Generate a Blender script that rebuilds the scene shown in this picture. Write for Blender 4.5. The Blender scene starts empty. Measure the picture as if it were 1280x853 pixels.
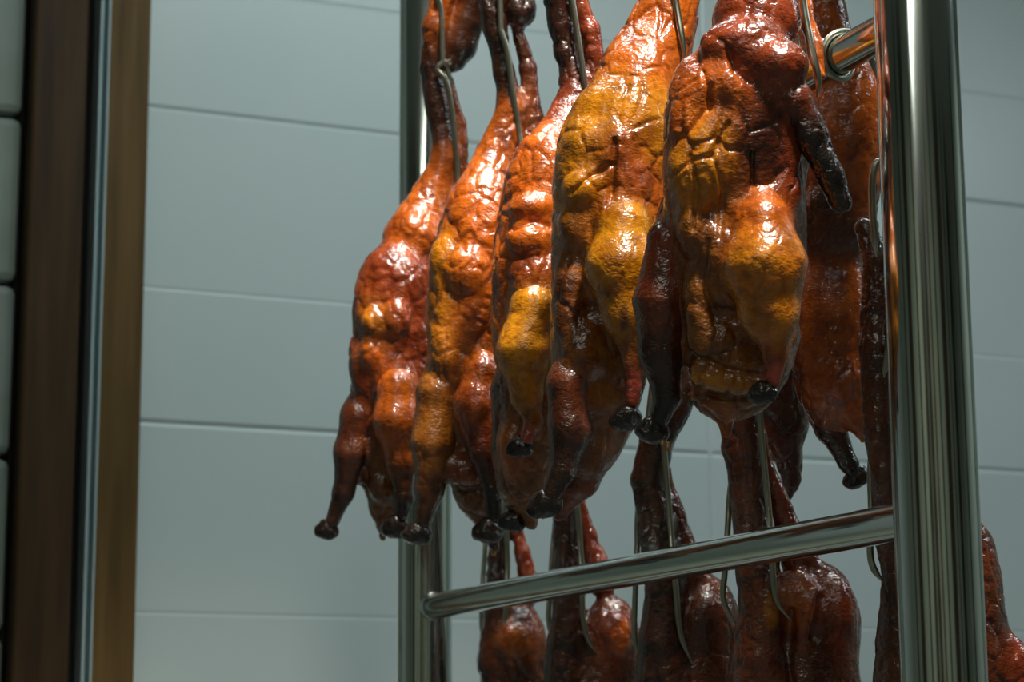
import bpy, math, random
import numpy as np
from mathutils import Vector, Matrix

scene = bpy.context.scene
COL = scene.collection
random.seed(7)

# ------------------------------------------------------------------ camera
YAW, PITCH, ROLL, FPX = 0.4146, 0.1905, -0.0063, 2749.0
CAM_H = 1.2
CAM = np.array([0.0, 0.0, CAM_H])
_F = np.array([math.sin(YAW) * math.cos(PITCH), math.cos(YAW) * math.cos(PITCH), math.sin(PITCH)])
_R = np.array([math.cos(YAW), -math.sin(YAW), 0.0])
_U = np.cross(_R, _F)
CR = math.cos(ROLL) * _R + math.sin(ROLL) * _U
CU = -math.sin(ROLL) * _R + math.cos(ROLL) * _U
CF = _F
cam_data = bpy.data.cameras.new('camera')
cam = bpy.data.objects.new('camera', cam_data)
COL.objects.link(cam)
m = Matrix.Identity(4)
for i in range(3):
    m[i][0], m[i][1], m[i][2], m[i][3] = CR[i], CU[i], -CF[i], CAM[i]
cam.matrix_world = m
cam_data.sensor_width = 36.0
cam_data.lens = 36.0 * FPX / 1280.0
cam_data.clip_start = 0.05
cam_data.clip_end = 50
cam_data.dof.use_dof = True
cam_data.dof.focus_distance = 1.72
cam_data.dof.aperture_fstop = 11.0
cam_data.dof.aperture_blades = 0
scene.camera = cam

# ------------------------------------------------------------------ world and light
w = bpy.data.worlds.new('world')
scene.world = w
w.use_nodes = True
w.node_tree.nodes['Background'].inputs[0].default_value = (0.62, 0.80, 1.0, 1)
w.node_tree.nodes['Background'].inputs[1].default_value = 0.06

def lamp(name, loc, target, size, power, color, shape='DISK', size_y=None, spread=None):
    l = bpy.data.lights.new(name, 'AREA')
    l.shape = shape
    l.size = size
    if size_y: l.size_y = size_y
    l.energy = power
    l.color = color
    if spread: l.spread = spread
    o = bpy.data.objects.new(name, l)
    COL.objects.link(o)
    o.location = loc
    o.rotation_euler = (Vector(target) - Vector(loc)).to_track_quat('-Z', 'Y').to_euler()
    return o

def spot(name, loc, target, radius, power, color, cone, blend):
    l = bpy.data.lights.new(name, 'SPOT')
    l.energy = power
    l.color = color
    l.shadow_soft_size = radius
    l.spot_size = math.radians(cone)
    l.spot_blend = blend
    o = bpy.data.objects.new(name, l)
    COL.objects.link(o)
    o.location = loc
    o.rotation_euler = (Vector(target) - Vector(loc)).to_track_quat('-Z', 'Y').to_euler()
    return o

spot('key_spot_light', (0.76, 0.84, 2.70), (0.85, 1.52, 1.66), 0.07, 122, (1.0, 0.93, 0.80), 52, 0.9)  # key light read off the ducks' shadows, fixture type assumed
spot('key_spot_light', (0.68, 1.48, 2.74), (0.82, 2.05, 1.60), 0.07, 92, (1.0, 0.93, 0.80), 52, 1.0)  # second key spot added for the far ducks, keeping spill off the wall
lamp('wall_fill_light', (1.15, 1.95, 2.86), (1.15, 2.20, 0.0), 1.5, 14.5, (0.84, 0.98, 0.98), 'RECTANGLE', 0.25)  # unseen overhead light placed from the tiled wall's brightness
lamp('wall_fill_light', (3.1, 1.1, 2.86), (3.1, 1.3, 0.0), 1.2, 13.0, (0.80, 0.92, 1.0), 'RECTANGLE', 0.25)  # unseen fill added to brighten the right wall and the post's reflection
lamp('room_fill_light', (-0.9, -0.9, 2.86), (-0.9, -1.0, 0.0), 2.2, 21, (0.97, 1.0, 0.88), 'RECTANGLE', 0.5)  # unseen fill added to brighten the room mirrored in the posts

vs = scene.view_settings
vs.view_transform = 'Standard'
vs.look = 'None'
vs.gamma = 1.0
vs.use_curve_mapping = False
vs.exposure = 0.0

# ------------------------------------------------------------------ helpers
def ray(px, py):
    return CF + CR * ((px - 640.0) / FPX) - CU * ((py - 426.5) / FPX)
def unproj(px, py, z):
    return CAM + ray(px, py) * z
def depth_on_X(px, py, X):
    return X / ray(px, py)[0]
def X_on_Y(px, py, Y):
    d = ray(px, py)
    return d[0] / d[1] * Y
def project(P):
    d = np.asarray(P) - CAM
    z = d @ CF
    return 640 + FPX * (d @ CR) / z, 426.5 - FPX * (d @ CU) / z, z

def mesh_obj(name, verts, faces, mat, parent=None, smooth=True, loc=None):
    me = bpy.data.meshes.new(name)
    me.from_pydata([tuple(v) for v in verts], [], [tuple(f) for f in faces])
    me.update()
    if smooth:
        me.polygons.foreach_set('use_smooth', [True] * len(me.polygons))
    if mat: me.materials.append(mat)
    o = bpy.data.objects.new(name, me)
    COL.objects.link(o)
    if parent: o.parent = parent
    if loc is not None: o.location = loc
    return o

def empty(name, loc):
    o = bpy.data.objects.new(name, None)
    COL.objects.link(o)
    o.location = loc
    o.empty_display_size = 0.02
    return o

def tag(o, label=None, cat=None, group=None, kind=None):
    if label: o['label'] = label
    if cat: o['category'] = cat
    if group: o['group'] = group
    if kind: o['kind'] = kind
    return o

def box_data(x0, x1, y0, y1, z0, z1, b=0.0):
    """axis box; with chamfer b every edge is cut"""
    if b <= 0:
        v = [(x, y, z) for x in (x0, x1) for y in (y0, y1) for z in (z0, z1)]
        f = [(0, 1, 3, 2), (4, 6, 7, 5), (0, 4, 5, 1), (2, 3, 7, 6), (0, 2, 6, 4), (1, 5, 7, 3)]
        return v, f
    import bmesh
    bm = bmesh.new()
    bmesh.ops.create_cube(bm, size=1.0)
    for vv in bm.verts:
        vv.co = Vector(((x0 + x1) / 2 + vv.co.x * (x1 - x0), (y0 + y1) / 2 + vv.co.y * (y1 - y0), (z0 + z1) / 2 + vv.co.z * (z1 - z0)))
    bmesh.ops.bevel(bm, geom=list(bm.edges), offset=b, segments=2, affect='EDGES', profile=0.5)
    v = [tuple(vv.co) for vv in bm.verts]
    f = [[q.index for q in ff.verts] for ff in bm.faces]
    bm.free()
    return v, f

def tube_data(pts, radii, n=12, cap=True):
    pts = [np.array(p, float) for p in pts]
    N = len(pts)
    if np.isscalar(radii): radii = [radii] * N
    V, Fc = [], []
    t0 = pts[1] - pts[0]; t0 /= np.linalg.norm(t0)
    a = np.array([0, 0, 1.0]) if abs(t0[2]) < 0.9 else np.array([1.0, 0, 0])
    nrm = np.cross(t0, a); nrm /= np.linalg.norm(nrm)
    for i in range(N):
        if i == 0: t = pts[1] - pts[0]
        elif i == N - 1: t = pts[-1] - pts[-2]
        else: t = pts[i + 1] - pts[i - 1]
        t = t / (np.linalg.norm(t) + 1e-12)
        nrm = nrm - t * (nrm @ t); nrm /= np.linalg.norm(nrm)
        bn = np.cross(t, nrm)
        for k in range(n):
            an = 2 * math.pi * k / n
            V.append(pts[i] + radii[i] * (math.cos(an) * nrm + math.sin(an) * bn))
    for i in range(N - 1):
        for k in range(n):
            Fc.append((i * n + k, i * n + (k + 1) % n, (i + 1) * n + (k + 1) % n, (i + 1) * n + k))
    if cap:
        Fc.append(tuple(range(n - 1, -1, -1)))
        Fc.append(tuple((N - 1) * n + k for k in range(n)))
    return V, Fc

def smooth_path(pts, sub=6):
    P = [np.array(p, float) for p in pts]
    P = [2 * P[0] - P[1]] + P + [2 * P[-1] - P[-2]]
    out = []
    for i in range(1, len(P) - 2):
        p0, p1, p2, p3 = P[i - 1], P[i], P[i + 1], P[i + 2]
        for j in range(sub):
            t = j / sub
            out.append(0.5 * ((2 * p1) + (-p0 + p2) * t + (2 * p0 - 5 * p1 + 4 * p2 - p3) * t * t + (-p0 + 3 * p1 - 3 * p2 + p3) * t ** 3))
    out.append(P[-2])
    return out

# ------------------------------------------------------------------ materials
def new_mat(name):
    mt = bpy.data.materials.new(name)
    mt.use_nodes = True
    nt = mt.node_tree
    return mt, nt, nt.nodes['Principled BSDF']

def node(nt, kind, **kw):
    n = nt.nodes.new(kind)
    for k, v in kw.items():
        if k.startswith('i_'): n.inputs[k[2:].replace('_', ' ')].default_value = v
        else: setattr(n, k, v)
    return n

def ramp(nt, stops):
    r = nt.nodes.new('ShaderNodeValToRGB')
    el = r.color_ramp.elements
    while len(el) < len(stops): el.new(0.5)
    for e, (p, c) in zip(el, stops):
        e.position = p
        e.color = (*c, 1)
    return r

def mat_noise(name, c0, c1, scale, rough, bump=0.0, bscale=60, metallic=0, stretch=(1, 1, 1), spec=0.5):
    mt, nt, p = new_mat(name)
    L = nt.links
    tc = node(nt, 'ShaderNodeTexCoord')
    mp = node(nt, 'ShaderNodeMapping')
    mp.inputs['Scale'].default_value = stretch
    L.new(tc.outputs['Object'], mp.inputs['Vector'])
    nz = node(nt, 'ShaderNodeTexNoise', i_Scale=scale, i_Detail=5.0)
    L.new(mp.outputs[0], nz.inputs['Vector'])
    r = ramp(nt, [(0.3, c0), (0.7, c1)])
    L.new(nz.outputs['Fac'], r.inputs[0])
    L.new(r.outputs[0], p.inputs['Base Color'])
    p.inputs['Roughness'].default_value = rough
    p.inputs['Metallic'].default_value = metallic
    p.inputs['Specular IOR Level'].default_value = spec
    if bump:
        n2 = node(nt, 'ShaderNodeTexNoise', i_Scale=bscale, i_Detail=4.0)
        L.new(mp.outputs[0], n2.inputs['Vector'])
        b = node(nt, 'ShaderNodeBump', i_Strength=bump, i_Distance=0.002)
        L.new(n2.outputs['Fac'], b.inputs['Height'])
        L.new(b.outputs[0], p.inputs['Normal'])
    return mt

M_TILE = mat_noise('glazed_tile', (0.56, 0.64, 0.63), (0.60, 0.67, 0.66), 3.0, 0.32, 0.02, 20)
M_GROUT = mat_noise('grout', (0.60, 0.66, 0.65), (0.66, 0.72, 0.71), 30, 0.9)
M_ALU = mat_noise('pale_aluminium', (0.34, 0.43, 0.44), (0.40, 0.49, 0.50), 10, 0.4)
M_STONE = mat_noise('grey_stone', (0.20, 0.24, 0.20), (0.27, 0.31, 0.27), 8, 0.7, 0.2, 40)
M_DARK = mat_noise('dark_gap', (0.010, 0.009, 0.007), (0.016, 0.014, 0.011), 8, 0.9)
M_WOOD = mat_noise('brown_wood', (0.085, 0.046, 0.012), (0.150, 0.084, 0.026), 6, 0.6, 0.1, 30, stretch=(9, 9, 0.6), spec=0.2)
M_WOOD2 = mat_noise('dark_brown_wood', (0.034, 0.017, 0.006), (0.070, 0.036, 0.013), 6, 0.6, 0.1, 30, stretch=(9, 9, 0.6), spec=0.2)
M_CEIL = mat_noise('white_paint', (0.62, 0.64, 0.62), (0.66, 0.68, 0.66), 4, 0.8)
M_FLOOR = mat_noise('grey_floor', (0.16, 0.17, 0.16), (0.22, 0.23, 0.22), 5, 0.5)
M_PLASTER = mat_noise('olive_plaster', (0.40, 0.44, 0.36), (0.46, 0.50, 0.41), 3, 0.8)
M_STEEL = mat_noise('polished_steel', (0.62, 0.67, 0.64), (0.72, 0.76, 0.72), 6, 0.13, 0.015, 30, metallic=1.0, stretch=(1, 1, 0.2))
M_WIRE = mat_noise('hook_steel', (0.42, 0.42, 0.33), (0.60, 0.58, 0.47), 60, 0.28, 0.05, 200, metallic=1.0)

def glass_mat():
    mt, nt, p = new_mat('pane_glass')
    p.inputs['Base Color'].default_value = (0.50, 0.78, 0.80, 1)
    p.inputs['Transmission Weight'].default_value = 0.85
    p.inputs['Roughness'].default_value = 0.08
    p.inputs['IOR'].default_value = 1.45
    return mt
M_GLASS = glass_mat()

def skin_mat():
    mt, nt, p = new_mat('glazed_duck_skin')
    L = nt.links
    tc = node(nt, 'ShaderNodeTexCoord')
    at = node(nt, 'ShaderNodeAttribute', attribute_name='skin_colour')
    # mottling of the glaze
    n1 = node(nt, 'ShaderNodeTexNoise', i_Scale=38.0, i_Detail=6.0, i_Roughness=0.62, i_Distortion=0.4)
    L.new(tc.outputs['Object'], n1.inputs['Vector'])
    r1 = ramp(nt, [(0.32, (0.34, 0.22, 0.17)), (0.54, (1, 1, 1)), (0.75, (1.0, 1.0, 0.9))])
    L.new(n1.outputs['Fac'], r1.inputs[0])
    mx = node(nt, 'ShaderNodeMix', data_type='RGBA', blend_type='MULTIPLY')
    mx.inputs['Factor'].default_value = 0.8
    L.new(at.outputs['Color'], mx.inputs['A'])
    L.new(r1.outputs[0], mx.inputs['B'])
    n3 = node(nt, 'ShaderNodeTexNoise', i_Scale=140.0, i_Detail=4.0)
    L.new(tc.outputs['Object'], n3.inputs['Vector'])
    r3 = ramp(nt, [(0.36, (0.45, 0.30, 0.22)), (0.50, (1, 1, 1))])
    L.new(n3.outputs['Fac'], r3.inputs[0])
    mx2 = node(nt, 'ShaderNodeMix', data_type='RGBA', blend_type='MULTIPLY')
    mx2.inputs['Factor'].default_value = 0.45
    L.new(mx.outputs['Result'], mx2.inputs['A'])
    L.new(r3.outputs[0], mx2.inputs['B'])
    L.new(mx2.outputs['Result'], p.inputs['Base Color'])
    p.inputs['Roughness'].default_value = 0.26
    p.inputs['Specular IOR Level'].default_value = 0.6
    p.inputs['Coat Weight'].default_value = 0.75
    p.inputs['Coat Roughness'].default_value = 0.045
    p.inputs['Coat IOR'].default_value = 1.55
    p.inputs['Subsurface Weight'].default_value = 0.05
    p.inputs['Subsurface Radius'].default_value = (1.0, 0.35, 0.08)
    p.inputs['Subsurface Scale'].default_value = 0.006
    # wrinkled, blistered skin
    mp = node(nt, 'ShaderNodeMapping')
    mp.inputs['Scale'].default_value = (1, 1, 1.4)
    L.new(tc.outputs['Object'], mp.inputs['Vector'])
    b1 = node(nt, 'ShaderNodeTexNoise', i_Scale=210.0, i_Detail=1.0, i_Distortion=0.5)
    L.new(mp.outputs[0], b1.inputs['Vector'])
    b2 = node(nt, 'ShaderNodeTexNoise', i_Scale=500.0, i_Detail=1.0)
    L.new(mp.outputs[0], b2.inputs['Vector'])
    ad = node(nt, 'ShaderNodeMath', operation='MULTIPLY_ADD')
    ad.inputs[1].default_value = 0.5
    L.new(b2.outputs['Fac'], ad.inputs[0])
    L.new(b1.outputs['Fac'], ad.inputs[2])
    bp = node(nt, 'ShaderNodeBump', i_Strength=0.5, i_Distance=0.0016)
    L.new(ad.outputs[0], bp.inputs['Height'])
    L.new(bp.outputs[0], p.inputs['Normal'])
    L.new(bp.outputs[0], p.inputs['Coat Normal'])
    return mt
M_SKIN = skin_mat()

# ------------------------------------------------------------------ the room
ZC = 2.9                      # ceiling height
YW = 3.0                      # face of the tiled wall
def setting_box(name, dims, mat, b=0.0, parent=None):
    v, f = box_data(*dims, b)
    o = mesh_obj(name, v, f, mat, parent, smooth=False)
    if parent is None: o['kind'] = 'structure'
    return o

setting_box('floor', (-2.6, 4.2, -2.6, 3.3, -0.1, 0.0), M_FLOOR)
setting_box('ceiling', (-2.6, 4.2, -2.6, 3.3, ZC, ZC + 0.1), M_CEIL)
setting_box('wall_right', (4.2, 4.3, -2.6, 3.3, 0.0, ZC), M_PLASTER)
setting_box('wall_left', (-2.7, -2.6, -2.6, 3.3, 0.0, ZC), M_PLASTER)
setting_box('wall_front', (-2.6, 4.2, -2.7, -2.6, 0.0, ZC), M_PLASTER)
for n_, (xa_, xb_, mt_) in enumerate(((-2.3, -1.7, M_WOOD2), (-1.2, -0.85, M_WOOD), (-0.1, 0.15, M_DARK), (0.9, 1.7, M_WOOD2), (2.2, 2.4, M_WOOD), (3.0, 3.7, M_DARK))):  # unseen strips added to give the posts banded reflections
    setting_box('trim_%d' % (n_ + 10), (xa_, xb_, -2.6, -2.54, 0.0, ZC), mt_)
for n_, (ya_, yb_, mt_) in enumerate(((-2.2, -1.6, M_WOOD2), (-0.7, -0.4, M_DARK), (0.6, 1.2, M_WOOD2), (1.8, 2.0, M_DARK))):  # more unseen strips added on the side walls for the posts to mirror
    setting_box('trim_%d' % (n_ + 20), (-2.6, -2.54, ya_, yb_, 0.0, ZC), mt_)
    if n_ in (1, 3): setting_box('trim_%d' % (n_ + 30), (4.14, 4.2, ya_, yb_, 0.0, ZC), mt_)

# tiled wall: grout bed with proud tiles
XTL = X_on_Y(150, 426, YW)          # the tiling starts behind the wooden board
wall = setting_box('wall_back', (-2.6, 4.2, YW + 0.0034, YW + 0.12, 0.0, ZC), M_GROUT)
TH = 0.4595
TW = 0.98
XJ = X_on_Y(880, 200, YW)           # one upright joint
Z1 = CAM_H + 0.9357
g = 0.0008                          # half the joint
def tile_mesh(wd, ht):
    """glazed tile, front at y=0, rounded edge, a faint moulded line across it"""
    b, d = 0.005, 0.006
    gz = 0.42 * TH - g
    xs = [0, b * 0.35, b, wd - b, wd - b * 0.35, wd]
    zs = [0, b * 0.35, b]
    ys = [d * 0.5, b * 0.35, 0.0]
    zy = [(0, 0.5 * d), (b * 0.35, b * 0.35), (b, 0.0)]
    if gz < ht - 0.02:
        zy += [(gz - 0.004, 0.0), (gz, 0.0007), (gz + 0.004, 0.0)]
    zy += [(ht - b, 0.0), (ht - b * 0.35, b * 0.35), (ht, 0.5 * d)]
    xy = [(0, 0.5 * d), (b * 0.35, b * 0.35), (b, 0.0), (wd - b, 0.0), (wd - b * 0.35, b * 0.35), (wd, 0.5 * d)]
    V, Fc = [], []
    for z, yz in zy:
        for x, yx in xy:
            V.append((x, max(yz, yx), z))
    nx = len(xy)
    for i in range(len(zy) - 1):
        for j in range(nx - 1):
            Fc.append((i * nx + j, i * nx + j + 1, (i + 1) * nx + j + 1, (i + 1) * nx + j))
    me = bpy.data.meshes.new('tile')
    me.from_pydata(V, [], Fc)
    me.update()
    me.materials.append(M_TILE)
    return me
cache = {}
k0 = -4
for r in range(-5, 3):
    za, zb = Z1 + r * TH, Z1 + (r + 1) * TH
    za, zb = max(za, 0.0), min(zb, ZC)
    if zb - za < 0.05: continue
    for c in range(-2, 4):
        xa, xb = XJ + c * TW, XJ + (c + 1) * TW
        xa, xb = max(xa, XTL), min(xb, 4.2)
        if xb - xa < 0.05: continue
        key = (round(xb - xa, 4), round(zb - za, 4))
        if key not in cache: cache[key] = tile_mesh(xb - xa - 2 * g, zb - za - 2 * g)
        t = bpy.data.objects.new('tile', cache[key])
        COL.objects.link(t)
        t.parent = wall
        t.location = (xa + g, YW + random.uniform(-0.0006, 0.0004), za + g)

# wooden door frame with the glass edge, and the stone wall beyond it
def xr(px, Y): return X_on_Y(px, 426, Y)
Yb = 2.95
setting_box('trim_1', (xr(121, Yb), xr(178.5, Yb), Yb, YW + 0.006, 0.0, ZC), M_WOOD, 0.003)
setting_box('trim_2', (xr(29, 2.93), xr(99, 2.93), 2.93, YW + 0.006, 0.0, ZC), M_WOOD2, 0.005)
setting_box('trim_3', (xr(97, 2.985), xr(121, 2.985), 2.985, YW + 0.006, 0.0, ZC), M_DARK)  # near-black strip stands in for the shaded gap beside the channel
setting_box('trim_4', (xr(8, 2.985), xr(29, 2.985), 2.985, YW + 0.006, 0.0, ZC), M_DARK)  # near-black strip stands in for the shaded gap beside the stone
win = empty('window_1', (xr(118, 2.93), 2.93, 0.0))
win['kind'] = 'structure'
xa, xb = xr(112.0, 2.94), xr(125.0, 2.94)
wd = xb - xa
v, f = box_data(xa - win.location.x, xa + wd * 0.26 - win.location.x, 0.0, 0.045, 0.0, ZC, 0.0008)
mesh_obj('channel_side', v, f, M_ALU, win, smooth=False)
v, f = box_data(xb - wd * 0.22 - win.location.x, xb - win.location.x, 0.0, 0.045, 0.0, ZC, 0.0008)
mesh_obj('channel_side', v, f, M_ALU, win, smooth=False)
v, f = box_data(xa + wd * 0.28 - win.location.x, xb - wd * 0.24 - win.location.x, 0.006, 0.045, 0.0, ZC)
mesh_obj('pane', v, f, M_GLASS, win, smooth=False)

# stone cladding left of the frame
Ys = 2.96
xs1 = xr(19, Ys)
clad = setting_box('wall_side', (xs1 - 0.60, xs1 - 0.004, Ys + 0.02, YW + 0.006, 0.0, ZC), M_DARK)
dz = 0.2385
zr = None
d = ray(10, 143)
zr = CAM_H + d[2] / d[1] * Ys
zz = zr - 9 * dz
while zz < ZC:
    a, bz = max(zz, 0.0), min(zz + dz, ZC)
    if bz - a > 0.03:
        v, f = box_data(0, 0.598, 0, 0.03, 0.002, bz - a - 0.002, 0.013)
        o = mesh_obj('stone_block', v, f, M_STONE, clad, smooth=False, loc=(xs1 - 0.598, Ys + random.uniform(-.001, .001), a))
    zz += dz

# ------------------------------------------------------------------ the rack
XR, YN, YFAR = 0.8883, 1.2834, 2.2608
ZL, ZM = CAM_H + 0.1695, CAM_H + 0.5364
DZR = ZM - ZL
ZT = ZM + DZR
RP, RR = 0.030, 0.0140
rack = empty('hanging_rack', (XR, (YN + YFAR) / 2, 0.0))
tag(rack, 'polished steel tube rack with round posts and rungs, hung with roast ducks', 'rack')
ro = np.array(rack.location)
def post(X, Y):
    pts = [(X, Y, z) for z in (0.0, 0.02, 1.0, 2.0, 2.30)]
    V, Fc = tube_data([np.array(p) - ro for p in pts], RP, 48)
    o = mesh_obj('post', V, Fc, M_STEEL, rack)
    sm(o)
    V, Fc = tube_data([np.array((X, Y, 2.30)) - ro, np.array((X, Y, 2.308)) - ro, np.array((X, Y, 2.316)) - ro], [RP + .001, RP + .001, RP * .7], 48)
    c = mesh_obj('post_cap', V, Fc, M_STEEL, o); sm(c)
    V, Fc = tube_data([np.array((X, Y, 0.0)) - ro, np.array((X, Y, 0.006)) - ro, np.array((X, Y, 0.012)) - ro], [RP * 1.9, RP * 1.9, RP * 1.7], 48)
    c = mesh_obj('foot_plate', V, Fc, M_STEEL, o); sm(c)
def sm(o, ang=40):
    me = o.data
    me.polygons.foreach_set('use_smooth', [True] * len(me.polygons))
    try: me.set_sharp_from_angle(angle=math.radians(ang))
    except Exception: pass
def rung(X, z, ya=YN, yb=YFAR):
    pts = [np.array((X, ya + (yb - ya) * t, z)) - ro for t in np.linspace(0, 1, 6)]
    V, Fc = tube_data(pts, RR, 32)
    o = mesh_obj('rung', V, Fc, M_STEEL, rack); sm(o)
    # weld beads at both posts
    for y, s in ((ya + RP * 0.90, 1), (yb - RP * 0.90, -1)):
        V, Fc = tube_data([np.array((X, y, z)) - ro, np.array((X, y + s * 0.003, z)) - ro, np.array((X, y + s * 0.006, z)) - ro], [RR + 0.0026, RR + 0.0022, RR + 0.0004], 32)
        c = mesh_obj('weld_bead', V, Fc, M_STEEL, o); sm(c)
post(XR, YN)
post(XR, YFAR)
for z in (ZL, ZM, ZT, ZL - DZR, ZL - 2 * DZR): rung(XR, z)

# ------------------------------------------------------------------ duck modelling (signed distance fields -> mesh)
def srgb(r, g_, b):
    return np.array([((c / 255.0) / 12.92 if c / 255.0 <= 0.04045 else ((c / 255.0 + 0.055) / 1.055) ** 2.4) for c in (r, g_, b)])
PAL = {
    'A': srgb(212, 138, 18),     # amber
    'O': srgb(194, 96, 20),     # orange
    'R': srgb(140, 58, 24),      # red brown
    'M': srgb(96, 46, 22),      # mahogany
    'B': srgb(142, 84, 26),      # olive brown
    'D': srgb(50, 27, 18),       # dark
    'K': srgb(22, 16, 14),       # charred
    'P': srgb(190, 84, 66),      # pinkish bone end
}
def smin(a, b, k):
    h = np.clip(0.5 + 0.5 * (b - a) / k, 0, 1)
    return b + (a - b) * h - k * h * (1 - h)

def prim_sdf(p, X, Y, Z):
    if p[0] == 'e':
        _, u, v, ww, ru, rv, rw, ang, k, col = p
        x, y, z = X - u, Y - v, Z - ww
        if ang:
            c, s = math.cos(math.radians(ang)), math.sin(math.radians(ang))
            x, y = c * x + s * y, -s * x + c * y
        a = np.sqrt((x / ru) ** 2 + (y / rv) ** 2 + (z / rw) ** 2) + 1e-6
        b = np.sqrt((x / ru ** 2) ** 2 + (y / rv ** 2) ** 2 + (z / rw ** 2) ** 2) + 1e-6
        return a * (a - 1) / b
    _, pts, k, col = p
    dd = None
    for a, b in zip(pts[:-1], pts[1:]):
        ba = np.array(b[:3], np.float32) - np.array(a[:3], np.float32)
        l2 = float(ba @ ba)
        x, y, z = X - a[0], Y - a[1], Z - a[2]
        t = np.clip((x * ba[0] + y * ba[1] + z * ba[2]) / l2, 0, 1)
        q = np.sqrt((x - ba[0] * t) ** 2 + (y - ba[1] * t) ** 2 + (z - ba[2] * t) ** 2) - (a[3] + (b[3] - a[3]) * t)
        dd = q if dd is None else smin(dd, q, 4.0)
    return dd

def prim_box(p):
    if p[0] == 'e':
        _, u, v, ww, ru, rv, rw = p[:7]
        m_ = max(ru, rv) if p[7] else None
        a, b = (m_, m_) if m_ else (ru, rv)
        return (u - a, u + a, v - b, v + b, ww - rw, ww + rw)
    P = np.array(p[1])
    r = P[:, 3]
    return ((P[:, 0] - r).min(), (P[:, 0] + r).max(), (P[:, 1] - r).min(), (P[:, 1] + r).max(), (P[:, 2] - r).min(), (P[:, 2] + r).max())

def surface_nets(D, org, h):
    S = D < 0
    nx, ny, nz = D.shape
    c = np.zeros((nx - 1, ny - 1, nz - 1), np.int8)
    for i in (0, 1):
        for j in (0, 1):
            for k in (0, 1):
                c += S[i:nx - 1 + i, j:ny - 1 + j, k:nz - 1 + k]
    act = (c > 0) & (c < 8)
    idx = -np.ones(act.shape, np.int64)
    cells = np.argwhere(act)
    idx[act] = np.arange(len(cells))
    acc = np.zeros((len(cells), 3)); cnt = np.zeros(len(cells))
    cor = [(i, j, k) for i in (0, 1) for j in (0, 1) for k in (0, 1)]
    ci, cj, ck = cells.T
    vals = {q: D[ci + q[0], cj + q[1], ck + q[2]] for q in cor}
    for a in cor:
        for ax in range(3):
            if a[ax] == 0:
                b = list(a); b[ax] = 1; b = tuple(b)
                va, vb = vals[a], vals[b]
                mk = (va < 0) != (vb < 0)
                t = np.where(mk, va / np.where(mk, va - vb, 1), 0)
                pt = np.array(a, float)[None, :].repeat(len(cells), 0)
                pt[:, ax] += t
                acc[mk] += pt[mk]; cnt[mk] += 1
    V = (cells + acc / cnt[:, None]) * h + np.array(org)
    quads = []
    for ax in range(3):
        sl0 = [slice(None)] * 3; sl1 = [slice(None)] * 3
        sl0[ax] = slice(0, -1); sl1[ax] = slice(1, None)
        s0, s1 = S[tuple(sl0)], S[tuple(sl1)]
        e = np.argwhere(s0 != s1)
        flip = s0[tuple(e.T)]
        o1, o2 = [(1, 2), (2, 0), (0, 1)][ax]
        ok = (e[:, o1] > 0) & (e[:, o2] > 0) & (e[:, o1] < D.shape[o1] - 1) & (e[:, o2] < D.shape[o2] - 1)
        e, flip = e[ok], flip[ok]
        def gi(d1, d2):
            q = e.copy(); q[:, o1] -= d1; q[:, o2] -= d2
            return idx[q[:, 0], q[:, 1], q[:, 2]]
        a, b, c_, d_ = gi(1, 1), gi(0, 1), gi(0, 0), gi(1, 0)
        Q = np.stack([a, b, c_, d_], 1)
        Q[~flip] = Q[~flip][:, ::-1]
        quads.append(Q)
    return V, np.concatenate(quads)

_rng = np.random.RandomState(3)
_lat = _rng.rand(32, 32, 32)
def vnoise(P):
    i = np.floor(P).astype(int); fr = P - i
    fr = fr * fr * (3 - 2 * fr)
    i &= 31; j = (i + 1) & 31
    def g3(a, b, c): return _lat[a, b, c]
    x, y, z = fr.T
    r = 0
    for (ix, wx) in ((i[:, 0], 1 - x), (j[:, 0], x)):
        for (iy, wy) in ((i[:, 1], 1 - y), (j[:, 1], y)):
            for (iz, wz) in ((i[:, 2], 1 - z), (j[:, 2], z)):
                r = r + wx * wy * wz * g3(ix, iy, iz)
    return r * 2 - 1

def creases(P):
    """cell pattern of folded skin: 0 on the crease, 1 in the middle of a fold"""
    i = np.floor(P).astype(int)
    f1 = np.full(len(P), 9.0); f2 = np.full(len(P), 9.0)
    for a in (-1, 0, 1):
        for b in (-1, 0, 1):
            for c in (-1, 0, 1):
                q = i + np.array([a, b, c])
                k = q & 31
                off = np.stack([_lat[k[:, 0], k[:, 1], k[:, 2]], _lat[k[:, 1], k[:, 2], k[:, 0]], _lat[k[:, 2], k[:, 0], k[:, 1]]], 1)
                dq = np.linalg.norm(q + off - P, axis=1)
                f2 = np.minimum(f2, np.maximum(f1, dq)); f1 = np.minimum(f1, dq)
    t = np.clip((f2 - f1) / 0.28, 0, 1)
    return 0.75 * (1 - (1 - t) ** 2) + 0.25 * np.clip(1.1 - f1, 0, 1)

def vnormals(V, Q):
    n = np.cross(V[Q[:, 2]] - V[Q[:, 0]], V[Q[:, 3]] - V[Q[:, 1]])
    N = np.zeros_like(V)
    for k in range(4): np.add.at(N, Q[:, k], n)
    return N / (np.linalg.norm(N, axis=1)[:, None] + 1e-9)

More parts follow.
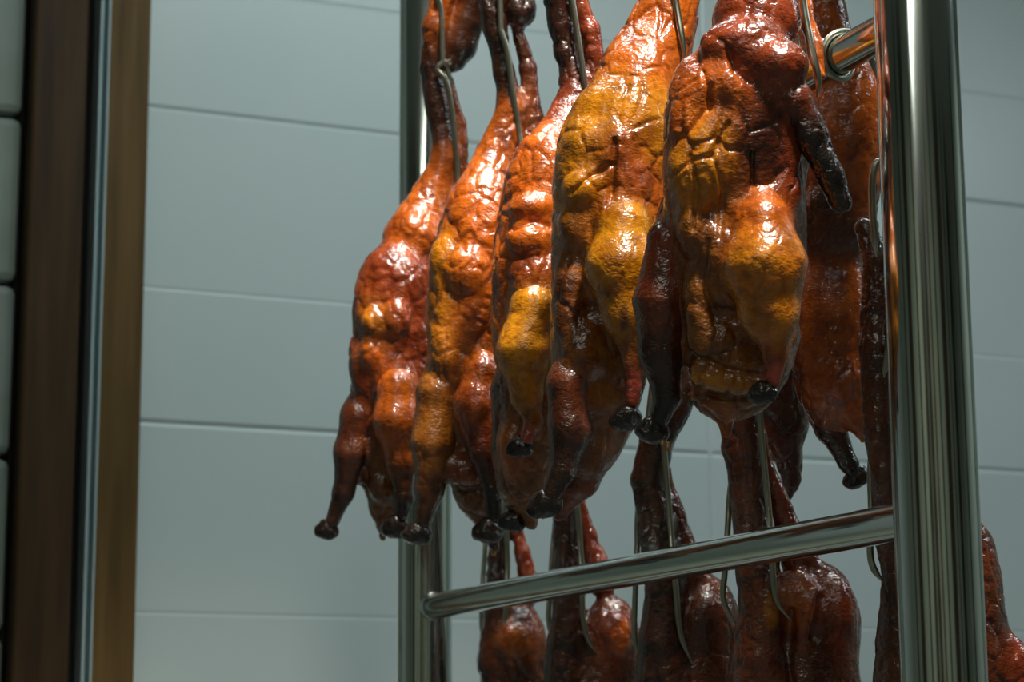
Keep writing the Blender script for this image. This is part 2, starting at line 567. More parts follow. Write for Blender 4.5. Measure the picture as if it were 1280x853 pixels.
def sdf_part(name, prims, frame, parent, h=2.2, lump=1.6, wrinkle=0.9, grooves=(), paint=(), seed=0, mat=None, fold=3.0, cell=1.0):
    """prims are laid out in millimetre-like units of the duck's own upright frame"""
    B = np.array([prim_box(p) for p in prims])
    lo = [B[:, 0].min() - 8, B[:, 2].min() - 8, B[:, 4].min() - 8]
    hi = [B[:, 1].max() + 8, B[:, 3].max() + 8, B[:, 5].max() + 8]
    ax = [np.arange(lo[i], hi[i] + h, h, dtype=np.float32) for i in range(3)]
    X, Y, Z = ax[0][:, None, None], ax[1][None, :, None], ax[2][None, None, :]
    D = None
    for p in prims:
        d_ = prim_sdf(p, X, Y, Z).astype(np.float32)
        D = d_ if D is None else smin(D, d_, p[-2])
    V, Q = surface_nets(D, lo, h)
    N = vnormals(V, Q)
    Vs = V + seed * 17.3
    # loose wrinkled skin
    n1 = vnoise(Vs / 26.0)
    n2 = 1 - np.abs(vnoise(Vs / np.array([11.0, 17.0, 11.0]) + 5))
    n3 = 1 - np.abs(vnoise(Vs / np.array([6.5, 8.0, 6.5]) + 11))
    disp = lump * n1 + wrinkle * (n2 - 0.6) * 2.0 + wrinkle * 0.5 * (n3 - 0.6) * 2
    msk = np.clip(0.55 + 1.1 * vnoise(Vs / 55.0 + 7), 0, 1)
    wob = np.stack([vnoise(Vs / 14.0 + 1), vnoise(Vs / 14.0 + 9), vnoise(Vs / 14.0 + 23)], 1) * 5.0
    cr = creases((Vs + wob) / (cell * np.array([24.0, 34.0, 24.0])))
    disp = disp + fold * msk * (cr - 0.75)
    front = np.clip(0.3 - N[:, 2], 0, 1)
    for (pts, wid, dep) in grooves:
        dm = np.full(len(V), 1e9)
        for a, b in zip(pts[:-1], pts[1:]):
            a = np.array(a, float); b = np.array(b, float)
            t = np.clip(((V[:, :2] - a) @ (b - a)) / ((b - a) @ (b - a)), 0, 1)
            dm = np.minimum(dm, np.linalg.norm(V[:, :2] - a - t[:, None] * (b - a), axis=1))
        dm = dm + 2.0 * n1
        disp = disp - dep * np.exp(-(dm / wid) ** 2) * np.minimum(front * 2, 1)
    W = np.zeros((len(V), 3)); ws = np.zeros(len(V))
    x, y, z = V.T
    for p in prims:
        d_ = prim_sdf(p, x, y, z)
        wt = np.exp(-np.clip(d_, -6, 90) / 8.0)
        W += wt[:, None] * PAL[p[-1]]; ws += wt
    C = W / ws[:, None]
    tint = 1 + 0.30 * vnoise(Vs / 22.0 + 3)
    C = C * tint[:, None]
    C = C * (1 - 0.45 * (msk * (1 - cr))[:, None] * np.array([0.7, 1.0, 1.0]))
    for (cx, cy, rx, ry, col, st) in paint:
        e_ = ((x - cx) / rx) ** 2 + ((y - cy) / ry) ** 2 + 0.35 * vnoise(Vs / 9.0)
        a = st * np.clip(1.25 - e_, 0, 1)
        a = (a * np.clip(0.6 - N[:, 2], 0, 1))[:, None]
        C = C * (1 - a) + PAL[col] * a
    V = V + N * disp[:, None]
    u0, v0, O, s = frame
    P = O[None, :] + s * ((V[:, 0] - u0)[:, None] * CR - (V[:, 1] - v0)[:, None] * CU + V[:, 2][:, None] * CF)
    P = P - np.array(parent_world(parent))
    me = bpy.data.meshes.new(name)
    me.vertices.add(len(P)); me.vertices.foreach_set('co', P.astype(np.float32).ravel())
    me.loops.add(len(Q) * 4); me.polygons.add(len(Q))
    me.loops.foreach_set('vertex_index', Q.astype(np.int32).ravel())
    me.polygons.foreach_set('loop_start', np.arange(0, len(Q) * 4, 4, dtype=np.int32))
    me.polygons.foreach_set('use_smooth', np.ones(len(Q), bool))
    me.update(); me.validate()
    ca = me.color_attributes.new('skin_colour', 'FLOAT_COLOR', 'POINT')
    ca.data.foreach_set('color', np.concatenate([np.clip(C, 0, 1), np.ones((len(C), 1))], 1).astype(np.float32).ravel())
    me.materials.append(mat or M_SKIN)
    o = bpy.data.objects.new(name, me)
    COL.objects.link(o)
    o.parent = parent
    return o

def parent_world(p):
    r = Vector((0, 0, 0))
    while p:
        r += p.location; p = p.parent
    return tuple(r)

def E(u, v, w_, ru, rv, rw, col, k=14, ang=0):
    if k <= 8: k, w_ = k + 6, w_ + 4
    return ('e', u, v, w_, ru, rv, rw, ang, k, col)
def C(pts, col, k=12): return ('c', pts, k, col)

UP_GROUP, LOW_GROUP = 'roast ducks hanging in the upper row', 'roast ducks hanging in the lower row'
def knob(leg, frame, x, y, w_, r, ang, seed):
    c, s = math.cos(math.radians(ang)), math.sin(math.radians(ang))
    prims = [E(x, y, w_, r * 1.1, r * 1.0, r * 0.95, 'K', 3, ang),
             E(x - c * r * 0.8, y - s * r * 0.8 + 1, w_ - 2, r * 0.62, r * 0.55, r * 0.6, 'K', 3),
             E(x + c * r * 0.7, y + s * r * 0.7 + 2, w_ - 1, r * 0.6, r * 0.62, r * 0.6, 'K', 3),
             E(x, y - r * 0.5, w_ - r * 0.3, r * 0.6, r * 0.6, r * 0.5, 'D', 3)]
    o = sdf_part('leg_joint', prims, frame, leg, h=1.4, lump=1.6, wrinkle=1.3, seed=seed, fold=0)
    o['label'] = 'charred black leg joint'

def taper(pts):
    n = len(pts)
    k = {5: (1.0, 1.06, 1.0, 0.85, 0.8), 4: (1.0, 1.04, 0.85, 0.78), 3: (1.0, 1.0, 0.8)}[n]
    out = [(p[0], p[1], p[2], p[3] * q) for p, q in zip(pts, k)]
    a, b = out[0], out[1]
    # the thigh sinks back into the flank instead of ending in a cap
    root = (a[0] + 0.5 * (a[0] - b[0]), a[1] - 1.9 * a[3], a[2] + 1.1 * a[3], a[3] * 0.4)
    return [root] + out

def neck_back(v, nk):
    """the breast hangs forward of the neck"""
    if not nk: return 0.0
    t = min(max((nk[0] - v) / nk[1], 0.0), 1.0)
    return nk[2] * t * t * (3 - 2 * t)
def lean_back(p, nk):
    if p[0] == 'e':
        return p[:3] + (p[3] + neck_back(p[2], nk),) + p[4:]
    return (p[0], [(a[0], a[1], a[2] + neck_back(a[1], nk), a[3]) for a in p[1]]) + p[2:]

def duck(label, group, hookpx, X, body, legs=(), wings=(), h=2.2, grooves=(), paint=(), seed=0, lump=1.6, wrinkle=0.6, fold=3.0, cell=1.0, nk=None, drips=()):
    z0 = depth_on_X(hookpx[0], hookpx[1], X)
    O = unproj(hookpx[0], hookpx[1], z0)
    frame = (hookpx[0], hookpx[1], O, z0 / FPX)
    body = [lean_back(p, nk) for p in body]
    root = empty('roast_duck', O)
    tag(root, label, 'roast duck', group)
    legs = [(taper(pts), cols, kn) for (pts, cols, kn) in legs]
    for (pts, cols, kn) in legs:
        body = body + [C([(a[0], a[1], a[2] + 3, a[3] - 3.0) for a in pts[:4]], cols[0], 20)]
    for (pts, cols) in wings:
        body = body + [C([(a[0], a[1], a[2] + 3, a[3] - 3.0) for a in pts[:2]], cols[0], 20)]
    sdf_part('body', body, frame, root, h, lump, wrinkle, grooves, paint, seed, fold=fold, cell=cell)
    for i, (pts, cols, kn) in enumerate(legs):
        cols = cols[0] + cols
        prims = [C(pts[j:j + 2], cols[j], 8) for j in range(len(pts) - 1)]
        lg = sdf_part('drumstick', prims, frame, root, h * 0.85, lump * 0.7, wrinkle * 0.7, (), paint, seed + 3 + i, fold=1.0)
        if kn: knob(lg, frame, *kn, seed + 9 + i)
    for i, (pts, cols) in enumerate(wings):
        prims = [C(pts[j:j + 2], cols[j], 10) for j in range(len(pts) - 1)]
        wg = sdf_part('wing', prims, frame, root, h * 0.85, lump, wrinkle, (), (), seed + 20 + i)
    for i, (x, y, w_, r) in enumerate(drips):
        d_ = sdf_part('grease_drip', [C([(x, y - r * 2.5, w_, r * 0.5), (x, y, w_, r)], 'A', 3)], frame, root, h=0.8, lump=0, wrinkle=0, fold=0)
        d_['label'] = 'amber drip of grease'
    return frame

XU = XR - 0.070      # upper ducks hang on the near side of the rungs
XLO = XR + 0.062     # lower ducks hang behind the lower rung
FR = {}
NECK = {'u5': (170, 260, 46), 'u4': (190, 190, 60), 'u3': (270, 170, 48), 'u2': (330, 170, 46), 'u1': (380, 160, 42)}

# --- nearest duck, wing hanging black
FR['u5'] = duck('large roast duck with a black charred wing, hanging closest to the near steel post', UP_GROUP, (985, 110), XU, [
    C([(962, -150, 0, 32), (957, -60, 0, 42), (950, 20, 0, 56)], 'R', 20),
    E(928, 150, 6, 88, 118, 66, 'R', 24), E(922, 280, 14, 88, 185, 66, 'M', 24), E(862, 200, -2, 34, 128, 46, 'O', 14),
    E(925, 425, 14, 70, 96, 58, 'B', 20), E(905, 494, 12, 40, 32, 30, 'B', 12), C([(905, 495, 4, 24), (908, 540, 4, 6)], 'O', 10), C([(885, 480, -4, 18), (868, 492, -4, 7)], 'O', 8),
    C([(978, 420, 26, 26), (978, 470, 28, 8)], 'B', 14),
    E(926, 62, -46, 54, 36, 30, 'R', 8), E(966, 86, -54, 40, 32, 32, 'R', 7), E(912, 118, -50, 20, 34, 20, 'O', 5, -25),
    E(880, 118, -42, 22, 36, 20, 'O', 5, 20), E(856, 150, -34, 18, 40, 20, 'O', 5, 14), E(880, 205, -46, 32, 62, 22, 'A', 8, 10),
    E(854, 220, -38, 18, 36, 18, 'A', 5, -10), E(862, 285, -40, 18, 40, 20, 'B', 5),
    E(978, 230, -30, 20, 60, 22, 'R', 6), E(900, 330, -46, 30, 56, 22, 'B', 8, -10), E(873, 375, -36, 22, 46, 20, 'B', 8),
    E(908, 466, -36, 46, 20, 18, 'B', 6, 8), E(890, 425, -38, 34, 32, 20, 'B', 6, 20), E(903, 478, -38, 40, 12, 16, 'A', 4, 8), 
    C([(1004, -60, 34, 11), (1014, 0, 34, 12), (1026, 50, 34, 10), (1030, 90, 30, 8)], 'O', 8)],
    legs=[([(948, 285, -52, 36), (948, 335, -66, 48), (953, 395, -72, 36), (960, 440, -76, 17), (958, 476, -80, 11)], 'OAOR', (945, 490, -80, 13, -8)),
          ([(836, 300, 14, 26), (828, 375, 14, 33), (828, 440, 18, 30), (836, 495, 22, 19), (824, 528, 22, 16)], 'RMDK', (817, 540, 20, 16, 5))],
    wings=[([(958, 96, -20, 25), (988, 128, -34, 22), (1010, 172, -36, 20), (1034, 228, -36, 16), (1046, 256, -34, 14)], 'RDKK')],
    h=2.0, seed=31, nk=NECK['u5'], drips=[(836, 562, 14, 3.2), (829, 556, 14, 2.4)], lump=1.8, wrinkle=0.4, fold=5.0, cell=1.6,
    grooves=[([(905, 70), (915, 95), (930, 108)], 4, 6), ([(935, 195), (934, 250)], 2.5, 7), ([(836, 178), (858, 168), (880, 140), (884, 112)], 3, 5),
             ([(838, 225), (860, 205), (884, 200), (905, 160)], 3, 5), ([(858, 200), (866, 240), (862, 290)], 3, 5), ([(884, 200), (900, 240), (894, 300)], 3, 4), ([(866, 446), (905, 460), (950, 468)], 4, 7), ([(880, 305), (872, 350), (892, 400)], 4, 5), ([(870, 492), (905, 500), (945, 496)], 3, 5), ([(875, 95), (882, 140)], 3, 4), ([(845, 120), (865, 105)], 2.5, 3)],
    paint=[(948, 170, 34, 62, 'D', .75), (940, 390, 14, 30, 'B', .6), (960, 465, 12, 14, 'P', .9), (935, 330, 30, 22, 'A', .5)])  # the dark blob paints the shade of the cavity under the shoulder

# --- second, yellow
FR['u4'] = duck('golden yellow roast duck with a bright shiny shoulder, next behind the black-winged duck', UP_GROUP, (845, 90), XU, [
    C([(866, -140, 0, 28), (848, -30, 0, 36), (826, 40, 0, 44), (800, 95, 0, 56)], 'O', 22),
    E(782, 165, 2, 70, 72, 56, 'A', 22), E(768, 270, 10, 76, 165, 66, 'O', 24), E(728, 230, -8, 36, 85, 44, 'A', 14),
    E(716, 350, 4, 25, 125, 42, 'B', 12), E(752, 430, 14, 62, 120, 56, 'B', 20), E(742, 520, 18, 48, 70, 42, 'B', 16),
    C([(738, 540, 22, 40), (722, 600, 28, 28), (700, 645, 30, 10)], 'R', 14), C([(765, 500, 18, 25), (784, 532, 18, 6)], 'B', 10),
    E(768, 195, -50, 26, 34, 18, 'R', 5, 20), E(785, 232, -48, 26, 30, 20, 'R', 5), E(738, 180, -38, 26, 30, 18, 'A', 5, 30),
    E(733, 238, -46, 30, 26, 20, 'A', 4, -20), E(722, 285, -38, 24, 28, 18, 'B', 5), E(760, 275, -56, 16, 26, 14, 'O', 4),
    E(712, 390, -28, 20, 60, 22, 'M', 6), E(728, 440, -42, 26, 34, 18, 'B', 5), E(716, 490, -32, 16, 24, 16, 'O', 4),
    E(745, 500, -24, 32, 24, 18, 'B', 5), E(735, 560, -10, 26, 36, 18, 'B', 5),
    C([(872, -90, 36, 11), (868, 10, 36, 13), (861, 60, 30, 10), (855, 90, 22, 8)], 'R', 8)],
    legs=[([(778, 285, -52, 32), (772, 335, -64, 40), (780, 395, -70, 30), (788, 450, -76, 15), (786, 500, -80, 11)], 'AABR', (778, 521, -80, 14, -18)),
          ([(708, 480, -34, 25), (712, 535, -40, 25), (702, 585, -44, 18), (688, 615, -46, 15)], 'MDD', (680, 628, -46, 17, -25))],
    h=2.0, seed=2, nk=NECK['u4'], lump=1.6, wrinkle=0.4, fold=4.5, cell=1.5,
    grooves=[([(712, 245), (735, 225), (760, 212)], 3, 5), ([(765, 180), (763, 240), (752, 285)], 3, 6), ([(790, 180), (800, 250)], 4, 4)],
    paint=[(770, 310, 30, 36, 'A', .7), (775, 400, 7, 20, 'D', .7), (786, 480, 10, 22, 'P', .9)])

# --- third
FR['u3'] = duck('orange roast duck with a yellow drumstick, hanging between two larger golden ones', UP_GROUP, (728, 100), XU, [
    C([(684, -90, 0, 18), (696, -10, 0, 17), (708, 60, 0, 14), (722, 110, 4, 20)], 'D', 10), C([(722, 110, 4, 20), (708, 165, 0, 36)], 'R', 14),
    C([(716, -40, 10, 9), (738, 30, 10, 13), (749, 90, 10, 13), (740, 150, 8, 12)], 'R', 8),
    E(690, 225, 0, 50, 70, 46, 'O', 20), E(682, 330, 8, 66, 150, 58, 'O', 22), E(636, 385, 0, 22, 80, 32, 'O', 10), E(680, 470, 14, 58, 120, 52, 'B', 20),
    E(660, 580, 18, 40, 58, 34, 'B', 14), C([(655, 590, 18, 28), (664, 655, 18, 9)], 'B', 10),
    E(662, 262, -42, 26, 18, 18, 'O', 4, -10), E(662, 300, -46, 30, 22, 20, 'O', 4, -8), E(665, 345, -48, 28, 28, 18, 'R', 5), E(632, 340, -20, 12, 40, 18, 'O', 4),
    E(690, 400, -48, 22, 45, 18, 'B', 5), E(645, 560, -12, 20, 36, 16, 'O', 5)],
    legs=[([(668, 385, -46, 30), (655, 440, -56, 31), (658, 495, -62, 19), (666, 525, -66, 12), (658, 546, -70, 10)], 'AABR', (650, 556, -70, 12, -10)),
          ([(640, 490, 20, 26), (634, 560, 22, 20), (640, 630, 24, 13)], 'MD', (641, 655, 24, 13, 0))],
    h=2.2, seed=3, nk=NECK['u3'], paint=[(652, 430, 20, 40, 'A', .6), (658, 540, 10, 12, 'P', .8)],
    grooves=[([(640, 290), (665, 278), (685, 285)], 3.5, 6), ([(645, 325), (672, 322)], 3, 5)])

# --- fourth
FR['u2'] = duck('orange roast duck with a dark bent head, hanging second from the far post', UP_GROUP, (648, 150), XU, [
    C([(604, -90, 0, 15), (611, -20, 0, 15), (618, 30, 0, 14), (630, 85, 0, 13), (640, 130, 0, 16)], 'D', 8), C([(640, 130, 0, 17), (622, 195, 0, 30), (608, 250, 0, 44)], 'O', 14),
    C([(632, -70, 6, 18), (644, -20, 6, 22), (650, 5, 6, 22)], 'D', 10),
    C([(648, 30, 10, 8), (660, 80, 10, 11), (667, 140, 10, 12), (662, 200, 10, 14), (650, 245, 5, 12)], 'M', 8),
    E(602, 290, 0, 50, 66, 46, 'O', 20), E(595, 390, 8, 58, 140, 52, 'O', 22), E(556, 400, 0, 23, 88, 34, 'A', 12),
    E(594, 520, 14, 50, 95, 44, 'B', 18), E(596, 605, 14, 32, 45, 28, 'B', 12), C([(600, 620, 12, 24), (617, 685, 12, 7)], 'M', 10),
    E(558, 330, -24, 20, 34, 20, 'A', 5), E(585, 340, -42, 24, 30, 18, 'O', 5), E(560, 440, -28, 20, 40, 18, 'B', 5), E(585, 585, -24, 28, 22, 18, 'R', 5)],
    legs=[([(604, 465, -40, 22), (597, 505, -48, 26), (606, 560, -54, 21), (617, 605, -58, 14), (618, 642, -58, 12)], 'ORDK', (611, 659, -58, 14, -10)),
          ([(548, 490, -12, 26), (543, 555, -16, 27), (538, 610, -18, 21), (529, 650, -20, 14)], 'BBD', (522, 667, -20, 13, 0))],
    h=2.3, seed=4, nk=NECK['u2'], drips=[(617, 694, 12, 3.2)])

# --- fifth, farthest
FR['u1'] = duck('dark roast duck with one leg stuck out sideways, hanging against the far post', UP_GROUP, (566, 200), XU, [
    C([(556, -30, -4, 15), (542, 30, -4, 15)], 'O', 8), C([(542, 30, -4, 15), (537, 80, 0, 14), (547, 140, 0, 15), (556, 195, 0, 16)], 'D', 8),
    C([(556, 195, 0, 17), (540, 245, 0, 28), (518, 295, 0, 40)], 'O', 14),
    C([(606, -70, 8, 16), (592, -10, 8, 22), (574, 50, 8, 22), (566, 66, 8, 18)], 'D', 10),
    C([(558, 95, 10, 8), (571, 150, 10, 10), (577, 210, 10, 10), (568, 275, 6, 12)], 'M', 8),
    E(496, 355, 0, 48, 50, 42, 'R', 18), E(494, 445, 8, 55, 130, 48, 'R', 20), E(466, 390, -10, 22, 40, 28, 'O', 8),
    E(488, 560, 10, 45, 82, 38, 'M', 16), E(484, 625, 8, 22, 38, 20, 'B', 10), C([(480, 635, 8, 16), (478, 672, 8, 5)], 'B', 8),
    E(472, 405, -38, 16, 18, 14, 'A', 4), E(466, 440, -34, 14, 22, 14, 'O', 4), E(498, 400, -44, 16, 22, 12, 'R', 4), E(452, 455, -14, 14, 40, 18, 'R', 5), E(480, 600, -22, 20, 26, 14, 'B', 5)],
    legs=[([(500, 485, -36, 24), (499, 525, -44, 28), (504, 575, -48, 19), (507, 620, -50, 12), (505, 640, -52, 11)], 'OODK', (497, 656, -52, 12, -8)),
          ([(450, 520, 0, 24), (441, 565, -6, 22), (430, 615, -8, 14), (416, 652, -8, 11)], 'MDD', (409, 663, -8, 10, -5))],
    h=2.3, seed=5, nk=NECK['u1'], paint=[(500, 500, 22, 26, 'O', .7)])

# --- duck behind the middle rung
FR['b1'] = duck('roast duck behind the middle rung, partly hidden by the near post and the charred wing', 'roast ducks behind the upper row', (1050, 60), XR + 0.075, [
    C([(1030, -140, 0, 26), (1020, -40, 0, 24), (1030, 40, 0, 34)], 'O', 16), E(1055, 175, 0, 56, 112, 48, 'O', 18), E(1045, 275, 4, 50, 60, 44, 'M', 16),
    E(1042, 420, 8, 52, 120, 48, 'O', 18), C([(1050, 480, -6, 40), (1076, 542, -8, 8)], 'O', 10), E(1030, 255, -28, 22, 20, 16, 'K', 4), E(1068, 285, -20, 26, 20, 18, 'D', 6)],
    legs=[([(1020, 470, 14, 24), (1040, 535, 14, 18), (1062, 580, 14, 13), (1070, 592, 14, 12)], 'MDK', (1074, 598, 14, 13, -30))],
    h=2.2, seed=6, drips=[(1077, 550, -8, 3.4)])
FR['b2'] = duck('dark brown roast duck whose tail shows behind the belly of the black-winged duck', 'roast ducks behind the upper row', (985, 200), XR + 0.10, [
    C([(1000, -120, 0, 20), (990, 20, 0, 22), (975, 120, 0, 36)], 'R', 14), E(965, 250, 0, 48, 130, 44, 'M', 18), E(968, 420, 0, 48, 120, 42, 'M', 18), E(980, 510, 0, 32, 60, 30, 'M', 12),
    C([(982, 540, 0, 24), (990, 600, 0, 12), (984, 624, 0, 4)], 'M', 10), E(968, 545, -12, 18, 30, 16, 'R', 5)],
    h=2.4, seed=7)

# --- lower row: dark brown ducks, colours darkened further in place of shade
def low_legs(x, y, r, w0=-30):
    return [([(x - r * 0.9, y, w0, r * 0.55), (x - r, y + r * 1.3, w0 - 8, r * 0.55), (x - r * 0.9, y + r * 2.6, w0 - 12, r * 0.2)], 'MD', (x - r * 0.95, y + r * 2.8, w0 - 12, r * 0.22, 0)),
            ([(x + r * 0.8, y, w0, r * 0.55), (x + r * 0.9, y + r * 1.3, w0 - 8, r * 0.55), (x + r * 0.8, y + r * 2.6, w0 - 12, r * 0.2)], 'MD', (x + r * 0.75, y + r * 2.8, w0 - 12, r * 0.22, 0))]
FR['l1'] = duck('roast duck hanging below the rung, closest to the far post', LOW_GROUP, (630, 745), XLO, [
    C([(634, 540, 0, 13), (630, 640, 0, 12), (622, 700, 0, 13), (622, 760, 0, 17), (618, 830, 0, 22)], 'D', 10),
    C([(640, 640, 10, 6), (652, 690, 10, 10), (664, 740, 10, 15)], 'R', 8), E(648, 810, 4, 36, 55, 34, 'M', 14), E(646, 910, 8, 50, 110, 42, 'M', 18), E(640, 800, -28, 16, 24, 12, 'O', 5), E(646, 1010, 8, 34, 40, 30, 'M', 12)],
    legs=low_legs(646, 960, 36), h=2.4, seed=8, paint=[(642, 800, 18, 30, 'O', 1.0)])  # orange lobe and blob put a lit patch into the skin colour
FR['l2'] = duck('roast duck below the rung with a dark neck, second from the far post', LOW_GROUP, (720, 725), XLO, [
    C([(706, 500, 0, 16), (706, 600, 0, 15), (707, 670, 0, 15), (712, 740, 0, 19), (708, 800, -4, 23), (702, 900, 0, 28)], 'D', 10),
    C([(722, 610, 10, 5), (736, 670, 10, 10), (752, 730, 10, 18)], 'R', 8), E(764, 805, 8, 38, 58, 36, 'M', 14), E(752, 905, 8, 56, 115, 46, 'M', 18), E(770, 790, -26, 18, 26, 12, 'R', 5), E(750, 1010, 8, 38, 45, 32, 'M', 12)],
    legs=low_legs(752, 960, 40), h=2.4, seed=9, paint=[(776, 795, 14, 24, 'O', .8)])  # orange blob paints the lit part of the shoulder
FR['l3'] = duck('dark roast duck below the rung, its long bare neck bending up through the gap', LOW_GROUP, (838, 705), XLO, [
    C([(880, 400, 10, 18), (862, 480, 6, 19), (822, 545, 0, 22), (810, 600, 0, 21), (822, 660, 0, 24), (832, 730, -2, 25), (828, 800, -8, 30), (825, 900, 0, 36)], 'D', 10),
    C([(832, 590, 12, 7), (846, 650, 12, 13), (864, 720, 12, 22)], 'M', 8), E(884, 795, 12, 44, 74, 40, 'M', 14), E(866, 905, 10, 66, 125, 54, 'M', 18), E(884, 775, -22, 24, 30, 14, 'M', 5), E(862, 1020, 10, 44, 50, 36, 'M', 12)],
    legs=low_legs(866, 965, 46), h=2.2, seed=10)
FR['l4'] = duck('reddish roast duck below the rung with a shiny rounded shoulder beside the near post', LOW_GROUP, (958, 680), XLO, [
    C([(930, 380, 0, 24), (922, 480, 0, 25), (930, 560, 0, 26), (936, 620, 0, 23), (944, 690, 0, 27), (952, 750, -6, 30), (950, 820, -10, 34), (948, 920, -6, 42)], 'M', 10),
    C([(955, 540, 15, 4), (962, 590, 15, 8), (980, 640, 15, 13), (1000, 700, 15, 24)], 'R', 8), E(1020, 790, 12, 58, 88, 48, 'M', 14), E(1006, 910, 10, 78, 140, 60, 'M', 18), E(992, 740, -22, 26, 30, 18, 'O', 5),
    E(1005, 770, -36, 14, 40, 14, 'R', 5, 14), E(1045, 770, -18, 22, 50, 22, 'R', 5), E(1000, 1040, 10, 52, 55, 40, 'M', 12)],
    legs=low_legs(1004, 980, 54), h=2.0, seed=11, paint=[(990, 752, 26, 34, 'O', .9), (960, 760, 10, 24, 'A', .8)], grooves=[([(985, 760), (980, 800), (985, 860)], 5, 8), ([(1020, 745), (1012, 790)], 5, 7)])  # orange blob paints the lit skin beside the hook
FR['l5'] = duck('roast duck below the rung, seen on both sides of the near post', LOW_GROUP, (1098, 660), XLO, [
    C([(1086, 284, 24, 13), (1098, 325, 14, 18), (1096, 430, 8, 21), (1100, 540, 4, 19), (1110, 640, 0, 17), (1126, 720, 0, 24), (1126, 800, 0, 30), (1135, 900, 0, 45)], 'M', 10),
    E(1196, 740, 16, 60, 104, 46, 'M', 16), E(1190, 860, 12, 84, 150, 62, 'M', 18), E(1262, 860, 0, 34, 66, 34, 'R', 10), C([(1120, 680, 10, 20), (1180, 700, 16, 40)], 'R', 14), E(1190, 1000, 12, 60, 60, 46, 'M', 12)],
    legs=low_legs(1190, 960, 58), h=2.2, seed=12)

# ------------------------------------------------------------------ hooks
WR = 0.0028
def hook(label, group, key, rung_z, shank, prongs, lean=1, coil=None):
    """shank and prongs are points (u, v, w) in the frame of the duck the hook carries"""
    u0, v0, O, s = FR[key]
    nk = NECK.get(key)
    def P3(q): return O + s * ((q[0] - u0) * CR - (q[1] - v0) * CU + (q[2] + neck_back(q[1], nk)) * CF)
    top = P3(shank[0])
    yk = top[1]
    rr = RR + WR
    cx = np.array([XR, yk, rung_z])
    loop = []
    # from the free end over the rung to the side on which the duck hangs
    side = 1 if lean > 0 else -1
    a0, adv = coil or (-60, -0.010)
    for a in np.linspace(a0, 180, int((180 - a0) / 20) + 1):
        an = math.radians(a)
        loop.append(cx + np.array([-side * math.cos(an) * rr, adv * (180 - a) / (180.0 - a0), math.sin(an) * rr]))
    pts = loop + [P3(q) for q in shank]
    root = empty('duck_hook', cx + np.array([0, 0, rr]))
    tag(root, label, 'hook', group)
    ro_ = np.array(root.location)
    V, Fc = tube_data([p - ro_ for p in smooth_path(pts, 5)], WR, 10)
    o = mesh_obj('shank', V, Fc, M_WIRE, root); sm(o, 60)
    for pr in prongs:
        pp = smooth_path([P3(q) for q in pr], 6)
        n = len(pp)
        rad = [WR * (1 if i < n - 6 else max(0.25, (n - 1 - i) / 6 + 0.15)) for i in range(n)]
        rad = [min(r, WR) for r in rad]
        V, Fc = tube_data([p - ro_ for p in pp], rad, 10)
        o = mesh_obj('prong', V, Fc, M_WIRE, root); sm(o, 60)

HG_U, HG_L = 'hooks of the upper row', 'hooks of the lower row'
hook('bent wire duck hook in the neck of the duck at the far post', HG_U, 'u1', ZT, [(551, -30, -16), (551, 10, -20), (553, 76, -22)],
     [[(553, 74, -22), (546, 84, -22), (558, 100, -22), (566, 150, -20), (571, 220, -18), (572, 282, -14)], [(553, 74, -22), (560, 90, 0), (562, 150, 22), (566, 220, 24), (566, 270, 18)]], -1)
hook('wire duck hook running down the neck of the duck with a dark bent head', HG_U, 'u2', ZT, [(622, -120, -18), (624, -40, -20), (626, 36, -22)],
     [[(626, 34, -22), (634, 60, -22), (641, 110, -22), (650, 170, -20), (659, 238, -16)], [(626, 34, -22), (632, 60, 0), (640, 130, 24), (650, 220, 22)]], -1)
hook('wire duck hook in the neck of the orange duck with the yellow drumstick', HG_U, 'u3', ZT, [(708, -180, -18), (712, -80, -20), (715, -10, -20)],
     [[(715, -12, -20), (723, 40, -20), (730, 90, -20), (736, 140, -14)], [(715, -12, -20), (718, 40, 8), (725, 100, 24), (730, 140, 24)]], -1)
hook('straight bright wire duck hook in the neck of the golden yellow duck', HG_U, 'u4', ZT, [(828, -260, -28), (834, -160, -36), (838, -60, -38)],
     [[(838, -62, -44), (846, 0, -46), (852, 40, -46), (858, 84, -34)], [(838, -62, -38), (842, -20, 10), (850, 40, 36), (852, 80, 34)]], -1)
hook('thick wire duck hook beside the shoulder of the black-winged duck', HG_U, 'u5', ZT, [(982, -420, -24), (988, -280, -40), (994, -100, -44)],
     [[(994, -102, -44), (1003, 0, -40), (1012, 60, -34), (1020, 100, -28), (1020, 122, -14)], [(994, -102, -44), (996, -40, 0), (1002, 30, 40), (1010, 90, 40)]], -1)

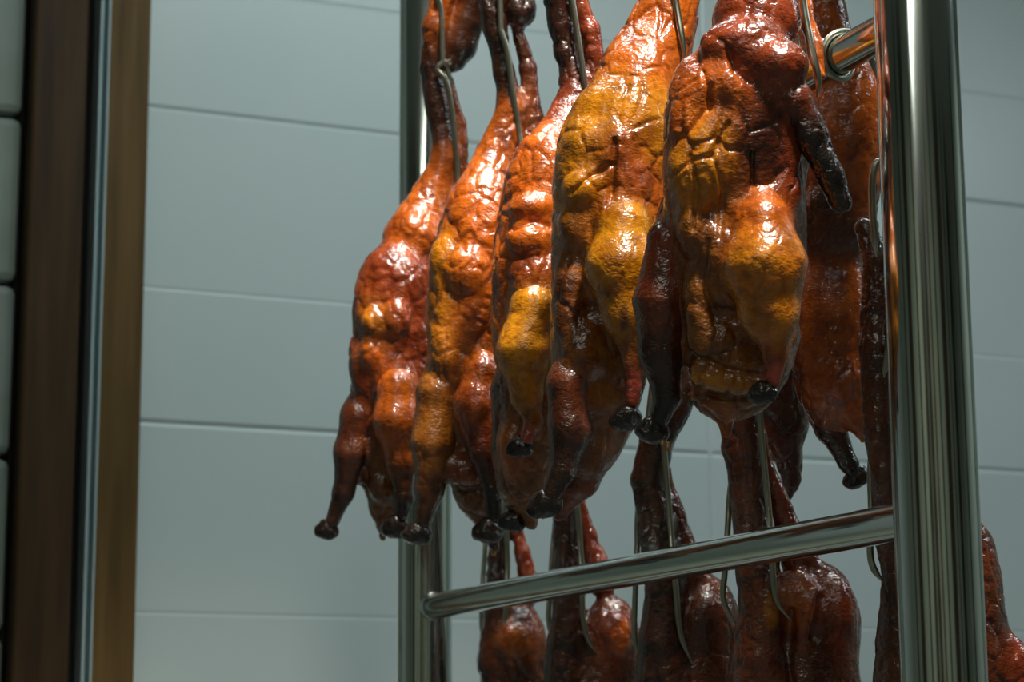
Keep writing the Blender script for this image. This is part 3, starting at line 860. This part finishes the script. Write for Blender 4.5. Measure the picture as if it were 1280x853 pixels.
hook('wire duck hook high on the top rung, in the duck behind the middle rung', HG_U, 'b1', ZT, [(1040, -330, -20), (1036, -240, -26), (1032, -170, -28)],
     [[(1032, -172, -28), (1030, -120, -30), (1024, -60, -26), (1026, -30, -14)], [(1032, -172, -28), (1030, -120, 28), (1024, -60, 28), (1024, -30, 18)]], 1)
hook('wire duck hook high on the top rung, in the dark duck behind the black-winged one', HG_U, 'b2', ZT, [(1004, -300, -20), (1003, -220, -24), (1002, -150, -24)],
     [[(1002, -152, -24), (1000, -100, -24), (996, -50, -22), (996, -20, -14)], [(1002, -152, -24), (1000, -100, 24), (996, -50, 24), (994, -20, 16)]], 1)

def low_hook(label, key, L, Rr, w_=-24, coil=None, extra=()):
    xm = (L[0][0] + Rr[0][0]) / 2 + 2
    u0, v0, O, s = FR[key]
    # depth at which the wire slips down behind the lower rung
    d = w_
    y0 = min(L[0][1], Rr[0][1])
    fr_top = project((XR, O[1], ZM))
    ya = y0 - 170
    hook(label, HG_L, key, ZM, [(xm, fr_top[1] + 60, d - 10), (xm, (fr_top[1] + ya) / 2, d), (xm, ya, d)],
         [[(xm, ya, d)] + [(q[0], q[1], d) for q in Rr], [(xm, ya, d)] + [(q[0], q[1], 16 - 20 * i / len(L)) for i, q in enumerate(L)]] + list(extra), 1, coil)
low_hook('two-pronged wire hook behind the lower rung, in the duck closest to the far post', 'l1',
         [(606, 690), (603, 740), (602, 780), (606, 802), (616, 812)], [(634, 680), (633, 740), (632, 775), (638, 798), (648, 812)], -20)
low_hook('two-pronged wire hook behind the lower rung, in the dark-necked duck', 'l2',
         [(692, 680), (688, 740), (686, 775), (692, 800), (706, 814)], [(724, 670), (727, 730), (728, 770), (734, 795), (744, 812)], -26)
low_hook('two-pronged wire hook behind the lower rung, in the duck with the long bare neck', 'l3',
         [(800, 620), (797, 690), (794, 760), (794, 800), (804, 832)], [(832, 610), (838, 680), (843, 740), (848, 790), (862, 824)], -34)
low_hook('two-pronged wire hook behind the lower rung, in the duck with the shiny shoulder', 'l4',
         [(916, 600), (911, 660), (907, 715), (905, 752), (924, 788)], [(950, 570), (957, 640), (961, 705), (966, 745), (984, 772)], -38)
low_hook('two-pronged wire hook behind the lower rung end, right at the near post', 'l5',
         [(1093, 560), (1091, 640), (1089, 690), (1093, 712), (1106, 730)], [(1128, 560), (1132, 640), (1136, 690), (1142, 712), (1152, 730)], -30, (-320, 0.034),
         [[(1113, 330, -30), (1109, 270, -34), (1104, 228, -36), (1096, 208, -38), (1089, 207, -40), (1084, 228, -40), (1084, 262, -38), (1088, 298, -32), (1092, 322, -20)]])
